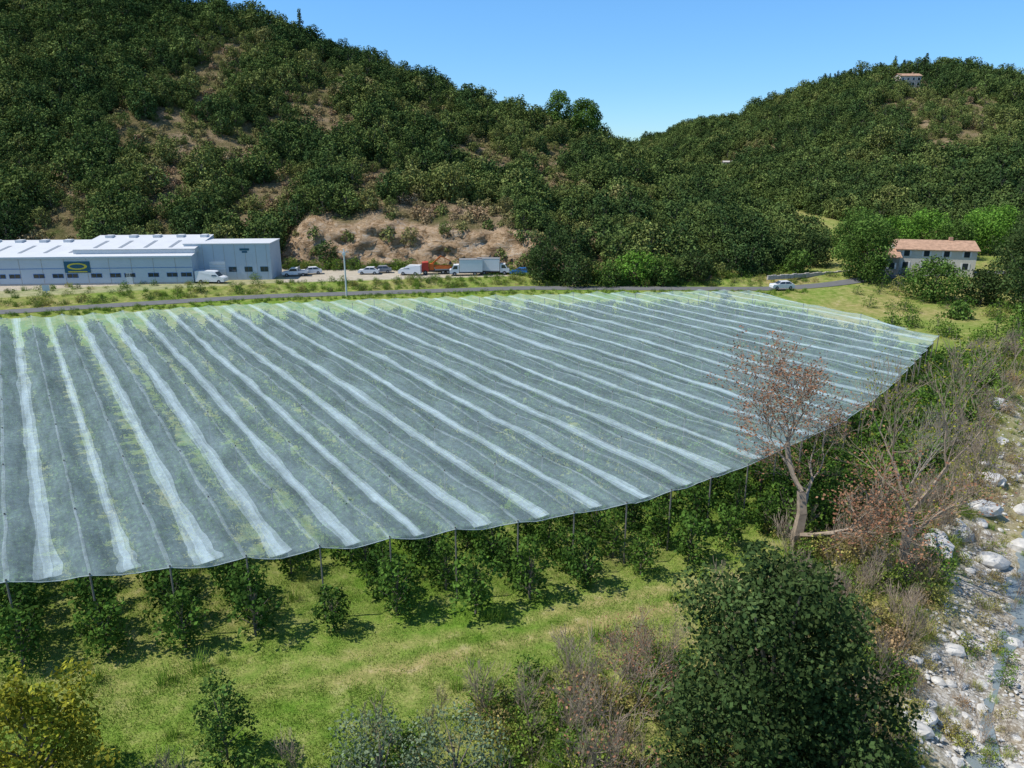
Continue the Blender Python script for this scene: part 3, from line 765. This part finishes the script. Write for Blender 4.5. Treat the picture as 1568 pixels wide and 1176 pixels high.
mb_.box(-22.4,-19,-.16,-.13,2.42,2.62,0); mb_.obj('sign_emblem',[M_yel,M_sign],parent=b1)
mb_=MB(); mb_.box(-12.2,-11.1,-.06,0,0,2.2,0); mb_.obj('door',[M_tr],parent=b1)
b2=empty('warehouse_building',(-60.5,144.2,1.95),math.radians(4.0))
mb_=MB(); mb_.box(-2.4,13.7,0,8.5,0,6.9,0); 
for k in range(7): mb_.box(k*2.0+.97,k*2.0+1.03,-.03,0,.3,6.9,1)
mb_.obj('walls',[M_wall,M_conc],parent=b2)
mb_=MB(); mb_.box(-2.5,13.85,-.12,8.6,6.9,7.08,0); mb_.obj('roof',[M_roofw],parent=b2)
mb_=MB()
for x in (5.6,8.6,11.6): 
    mb_.box(x,x+1.5,-.05,0,1.6,2.6,1); mb_.box(x+.08,x+.7,-.07,-.05,1.68,2.52,0); mb_.box(x+.8,x+1.42,-.07,-.05,1.68,2.52,0)
mb_.box(8.0,9.8,-.06,0,5.7,6.1,1); mb_.box(8.4,9.4,-.06,0,5.25,5.6,1); mb_.obj('windows',[M_glass,M_sign],parent=b2)
mb_=MB(); mb_.box(2.0,5.0,-.05,0,0,3.6,0)
for k in range(6): mb_.box(2.0,5.0,-.07,-.05,0.3+k*.55,.34+k*.55,1)
mb_.obj('roller_door',[M_tr,M_conc],parent=b2)

M_plaster=simple('plaster',(0.62,0.58,0.50),0.9,0.1,0.6); M_tile=simple('terracotta_tile',(0.42,0.26,0.17),0.85,0.35,1.5); M_stonew=simple('stone_wall',(0.34,0.30,0.25),0.95,0.4,1.2)
def house(name,loc,rz,w,d,h,rise,mats,wins=3,base=-1):
    e=empty(name,loc,rz)
    mb_=MB(); mb_.box(0,w,0,d,base,h,0); mb_.quad([(0,0,h),(0,d,h),(0,d/2,h+rise)],0); mb_.quad([(w,0,h),(w,d,h),(w,d/2,h+rise)],0); mb_.obj('walls',[mats[0]],parent=e)
    mb_=MB(); o=0.4; k=rise/(d/2)
    for s_,y0,y1 in ((1,-o,d/2),(-1,d+o,d/2)):
        z0=h-k*o+.06; z1=h+rise+.06
        mb_.quad([(-o,y0,z0),(w+o,y0,z0),(w+o,y1,z1),(-o,y1,z1)],0); mb_.quad([(-o,y0,z0+.15),(w+o,y0,z0+.15),(w+o,y1,z1+.15),(-o,y1,z1+.15)],0)
        mb_.quad([(-o,y0,z0),(w+o,y0,z0),(w+o,y0,z0+.15),(-o,y0,z0+.15)],0)
    if w>8: mb_.box(w*.7,w*.7+.7,d/2-.3,d/2+.3,h+rise-.3,h+rise+0.8,0)
    mb_.obj('roof',[mats[1]],parent=e)
    mb_=MB()
    for i in range(wins):
        x=w*(i+.5)/wins-.5
        for z in ((0.9,2.1),(3.3,4.4)):
            if z[1]<h-.1: mb_.box(x,x+1.0,-.04,0,z[0],z[1],0); mb_.box(x-.35,x-.03,-.06,0,z[0],z[1],1); mb_.box(x+1.03,x+1.35,-.06,0,z[0],z[1],1)
    for i in range(2):
        y=d*(i+.5)/2-.5
        mb_.box(w,w+.04,y,y+1,0.9,2.1,0); 
        if h>4.5: mb_.box(w,w+.04,y,y+1,3.3,4.4,0); mb_.box(-.04,0,y,y+1,3.3,4.4,0)
    mb_.obj('windows',[M_glass,M_tr],parent=e); return e
house('stone_house',(77.5,151,2.6),math.radians(-14),14.5,8,4.6,1.4,[M_plaster,M_tile],4)
house('stone_house',(72.0,150,2.6),math.radians(-14),5.2,7,3.2,1.2,[M_stonew,M_tile],2)
M_pink=simple('plaster_pink',(0.60,0.50,0.40),.9,.1,.5)
hz=hill_z(bvhR,199,400)
house('hilltop_house',(194.0,400,hz+1.0),0,10.5,8,5.2,1.3,[M_pink,M_tile],4,-6)
hz=hill_z(bvhR,104,371)
M_roofp=simple('roof_pale',(0.5,0.45,0.40),.9,.1,.5)
house('hillside_house',(101.5,371.5,hz+.2),0,4.0,4,2.8,0.5,[M_plaster,M_roofp],1,-3)
M_wl=simple('dry_stone',(0.40,0.37,0.33),0.95,0.35,2)
mb_=MB(); 
for i in range(30): mb_.box(i*1.0,i*1.0+1.0,0,.4,0,0.85+0.08*math.sin(i*2.3),0)
mb_.obj('stone_wall',[M_wl],(50,145.0,1.9),math.radians(20),bevel=.05)

# ------------------------------------------------------------------ vehicles
M_wh=simple('paint_white',(0.70,0.71,0.72),0.35,0.04,1,spec=0.5); M_tyre=simple('tyre',(0.03,0.03,0.03),0.9,0.2,3); M_bl=simple('paint_blue',(0.03,0.16,0.45),0.35,0.05,1,spec=0.5)
M_or=simple('paint_orange',(0.60,0.15,0.03),0.45,0.1,1); M_gy=simple('paint_grey',(0.25,0.26,0.27),0.4,0.1,1); M_dk=simple('chassis',(0.06,0.06,0.06),0.7,0.2,2); M_red=simple('paint_red',(0.45,0.05,0.03),.5,.1,1)
def wheels(mb_,xs,w,r,m):
    for x in xs:
        for y in (-w/2-.02,w/2-.22): mb_.cyl((x,y,r),r,0.24,'y',16,m); mb_.cyl((x,y-.01 if y<0 else y+.01,r),r*.5,0.24,'y',10,3)
def car(name,loc,rz,paint):
    mb_=MB(); w=1.75
    mb_.prism([(-2.1,.3),(-2.1,.75),(-1.95,.9),(-1.0,.98),(1.7,1.0),(2.08,.9),(2.1,.3)],-w/2,w/2,0)
    mb_.prism([(-1.15,.97),(-.45,1.45),(1.1,1.48),(1.85,.99)],-w/2+.04,w/2-.04,0,inset=[0,.14,.14,0])
    for s_ in(-1,1):
        mb_.quad([(-.95,s_*(w/2-.04),1.02),(-.42,s_*(w/2-.155),1.40),(.25,s_*(w/2-.155),1.42),(.25,s_*(w/2-.04),1.02)],1)
        mb_.quad([(.32,s_*(w/2-.04),1.02),(.32,s_*(w/2-.155),1.42),(1.05,s_*(w/2-.155),1.42),(1.6,s_*(w/2-.04),1.02)],1)
    mb_.quad([(-1.14,-.72,1.0),(-1.14,.72,1.0),(-.5,.66,1.44),(-.5,-.66,1.44)],1)
    mb_.quad([(1.84,-.72,1.04),(1.84,.72,1.04),(1.17,.66,1.46),(1.17,-.66,1.46)],1)
    wheels(mb_,(-1.3,1.3),w,.32,2)
    return mb_.obj(name,[paint,M_glass,M_tyre,M_gy],loc,rz)
def van(name,loc,rz,paint,L=5.6,h=2.4):
    mb_=MB(); w=2.0; a=-L/2
    mb_.prism([(a,.35),(a,1.0),(a+.25,1.2),(a+.95,1.35),(a+1.7,h-.15),(a+2.1,h),(L/2-.1,h),(L/2,h-.2),(L/2,.35)],-w/2,w/2,0,inset=[0,0,0,0,.1,.1,.1,.1,0])
    mb_.quad([(a+.92,-.85,1.38),(a+.92,.85,1.38),(a+1.60,.8,h-.2),(a+1.60,-.8,h-.2)],1)
    for s_ in(-1,1): mb_.quad([(a+1.15,s_*(w/2+.005),1.4),(a+1.7,s_*(w/2-.06),h-.45),(a+2.3,s_*(w/2-.06),h-.45),(a+2.3,s_*(w/2+.005),1.4)],1)
    wheels(mb_,(a+1.0,L/2-1.1),w,.36,2)
    return mb_.obj(name,[paint,M_glass,M_tyre,M_gy],loc,rz)
def box_truck(name,loc,rz,L=6.6,h=3.2):
    mb_=MB(); w=2.2; a=-L/2
    mb_.box(a,L/2,-.5,.5,.45,.7,4)
    mb_.prism([(a,.5),(a,1.1),(a+.35,1.35),(a+.85,2.15),(a+1.9,2.2),(a+1.9,.5)],-w/2+.1,w/2-.1,0)
    mb_.box(a+2.0,L/2,-w/2,w/2,.8,h,0); mb_.box(a+1.98,L/2+.02,-w/2-.02,w/2+.02,h-.02,h+.05,5); mb_.box(a+2.0,L/2,-w/2-.02,w/2+.02,.72,.84,5)
    mb_.quad([(a+.35,-.85,1.4),(a+.35,.85,1.4),(a+.79,.85,2.1),(a+.79,-.85,2.1)],1)
    for s_ in(-1,1): mb_.quad([(a+.6,s_*(w/2-.095),1.35),(a+.95,s_*(w/2-.095),2.0),(a+1.6,s_*(w/2-.095),2.0),(a+1.6,s_*(w/2-.095),1.35)],1)
    wheels(mb_,(a+1.0,L/2-1.5),w,.4,2)
    return mb_.obj(name,[M_wh,M_glass,M_tyre,M_gy,M_dk,M_gy],loc,rz)
def pickup(name,loc,rz):
    mb_=MB(); w=1.8
    mb_.prism([(-2.5,.4),(-2.5,.85),(-1.4,1.05),(-.8,1.65),(.5,1.68),(.6,1.05),(.6,.4)],-w/2,w/2,0)
    mb_.box(.62,2.5,-w/2,w/2,.5,.7,3)
    for s_ in(-1,1): mb_.box(.62,2.5,s_*w/2-.03,s_*w/2+.03,.7,1.1,0); mb_.quad([(-1.2,s_*(w/2+.006),1.08),(-.76,s_*(w/2+.006),1.55),(.4,s_*(w/2+.006),1.55),(.45,s_*(w/2+.006),1.08)],1)
    mb_.box(2.44,2.5,-w/2+.04,w/2-.04,.7,1.1,0); mb_.box(.75,.85,-w/2+.04,w/2-.04,.7,1.9,3)
    wheels(mb_,(-1.6,1.6),w,.35,2); return mb_.obj(name,[M_wh,M_glass,M_tyre,M_gy],loc,rz)
def crane_truck(name,loc,rz):
    mb_=MB(); w=2.2
    mb_.box(-3,3,-.5,.5,.5,.8,4); mb_.prism([(-3,.6),(-3,1.5),(-2.7,2.4),(-1.5,2.5),(-1.5,.6)],-1.05,1.05,5)
    mb_.quad([(-3.0,-.9,1.55),(-3.0,.9,1.55),(-2.74,.9,2.3),(-2.74,-.9,2.3)],1)
    mb_.box(-.2,3.2,-1.1,1.1,.85,1.1,3); mb_.box(-.2,3.2,-1.12,-1.04,1.1,1.6,0); mb_.box(-.2,3.2,1.04,1.12,1.1,1.6,0)
    mb_.box(-1.3,-.4,-.45,.45,.8,2.1,0)
    mb_.prism([(-1.0,2.0),(-.6,2.0),(1.3,3.5),(1.1,3.75)],-.15,.15,0); mb_.prism([(1.1,3.7),(1.3,3.45),(3.0,2.4),(3.1,2.6)],-.12,.12,0); mb_.prism([(2.9,2.5),(3.15,2.5),(3.3,1.9),(2.7,1.8)],-.3,.3,4)
    wheels(mb_,(-2.2,1.4,2.4),w,.45,2); return mb_.obj(name,[M_or,M_glass,M_tyre,M_gy,M_dk,M_red],loc,rz)
G=2.02
van('white_van',(-57,141.0,G),math.radians(175),M_wh,5.6,2.3)
pickup('pickup_truck',(-43.5,149.5,G),math.radians(8))
car('parked_car',(-41.0,152,G),math.radians(20),M_wh)
car('parked_car',(-29.2,152,G),math.radians(0),M_wh); car('parked_car',(-27.0,153.8,G),math.radians(10),M_gy)
van('white_van',(-20.6,151,G),math.radians(-6),M_wh,4.6,2.0)
crane_truck('crane_truck',(-15.6,152.5,G),math.radians(10))
box_truck('box_truck',(-9.3,150.6,G),math.radians(4)); box_truck('box_truck',(-3.8,152.0,G),math.radians(178))
car('parked_car',(1.8,151,G),math.radians(-15),M_bl); car('parked_car',(50.5,138.5,1.3),math.radians(5),M_wh)

M_galv=simple('galvanised',(0.60,0.61,0.62),0.5,0.1,2,metal=0.0)
mb_=MB(); mb_.cyl((0,0,-.5),.17,9.0,'z',10,0,.12); mb_.box(-.9,.9,-.05,.05,7.9,8.0,0); mb_.box(-.25,.25,-.2,.2,7.4,7.9,0); mb_.cyl((.45,-.05,8.0),.06,.25,'z',8,0); mb_.cyl((-.45,-.05,8.0),.06,.25,'z',8,0)
mb_.obj('utility_pole',[M_galv],(-29.7,132.5,0.9))
mb_=MB(); mb_.box(-.04,.04,-.04,.04,-.3,2.2,0); mb_.box(-.55,.55,-.07,-.04,1.3,2.3,0); mb_.obj('road_sign',[M_tr],(-80,127,1.6),.3)

# ------------------------------------------------------------------ light, sky, camera
sun_vec=Vector((-0.72,-0.08,0)).normalized(); el=math.radians(56)
sd=Vector((sun_vec.x*math.cos(el),sun_vec.y*math.cos(el),math.sin(el)))
L=bpy.data.lights.new('sun','SUN'); L.energy=4.95; L.angle=math.radians(0.5); L.color=(1,0.96,0.89)
so=bpy.data.objects.new('sun',L); COL.objects.link(so); so.rotation_euler=sd.to_track_quat('Z','Y').to_euler(); so.location=(0,0,100)
w=bpy.data.worlds.new('World'); scene.world=w; w.use_nodes=True; nt=w.node_tree
bg=nt.nodes['Background']; sk=nt.nodes.new('ShaderNodeTexSky'); sk.sky_type='NISHITA'; sk.sun_disc=False
sk.sun_elevation=el; sk.sun_rotation=math.atan2(sd.x,sd.y); sk.air_density=1.0; sk.dust_density=0.0; sk.ozone_density=3.0; sk.altitude=200
tc=nt.nodes.new('ShaderNodeTexCoord'); sx=nt.nodes.new('ShaderNodeSeparateXYZ'); nt.links.new(tc.outputs['Generated'],sx.inputs[0])
rg=ramp(nt,[(0.0,(0.50,0.76,1.06)),(0.08,(0.50,0.78,1.10)),(0.22,(0.56,0.92,1.18)),(0.5,(0.85,1.0,1.05))],sx.outputs[2])
mm=mix(nt,sk.outputs[0],rg.outputs[0],1.0,'MULTIPLY')
nt.links.new(mm,bg.inputs[0]); bg.inputs[1].default_value=0.148
scene.view_settings.view_transform='Standard'; scene.view_settings.look='None'; scene.view_settings.exposure=0
cam=bpy.data.cameras.new('camera'); co=bpy.data.objects.new('camera',cam); COL.objects.link(co)
cam.sensor_width=36; cam.lens=26.17; cam.clip_start=0.5; cam.clip_end=20000
co.location=(0,0,25); co.rotation_euler=(math.radians(73),0,0); scene.camera=co
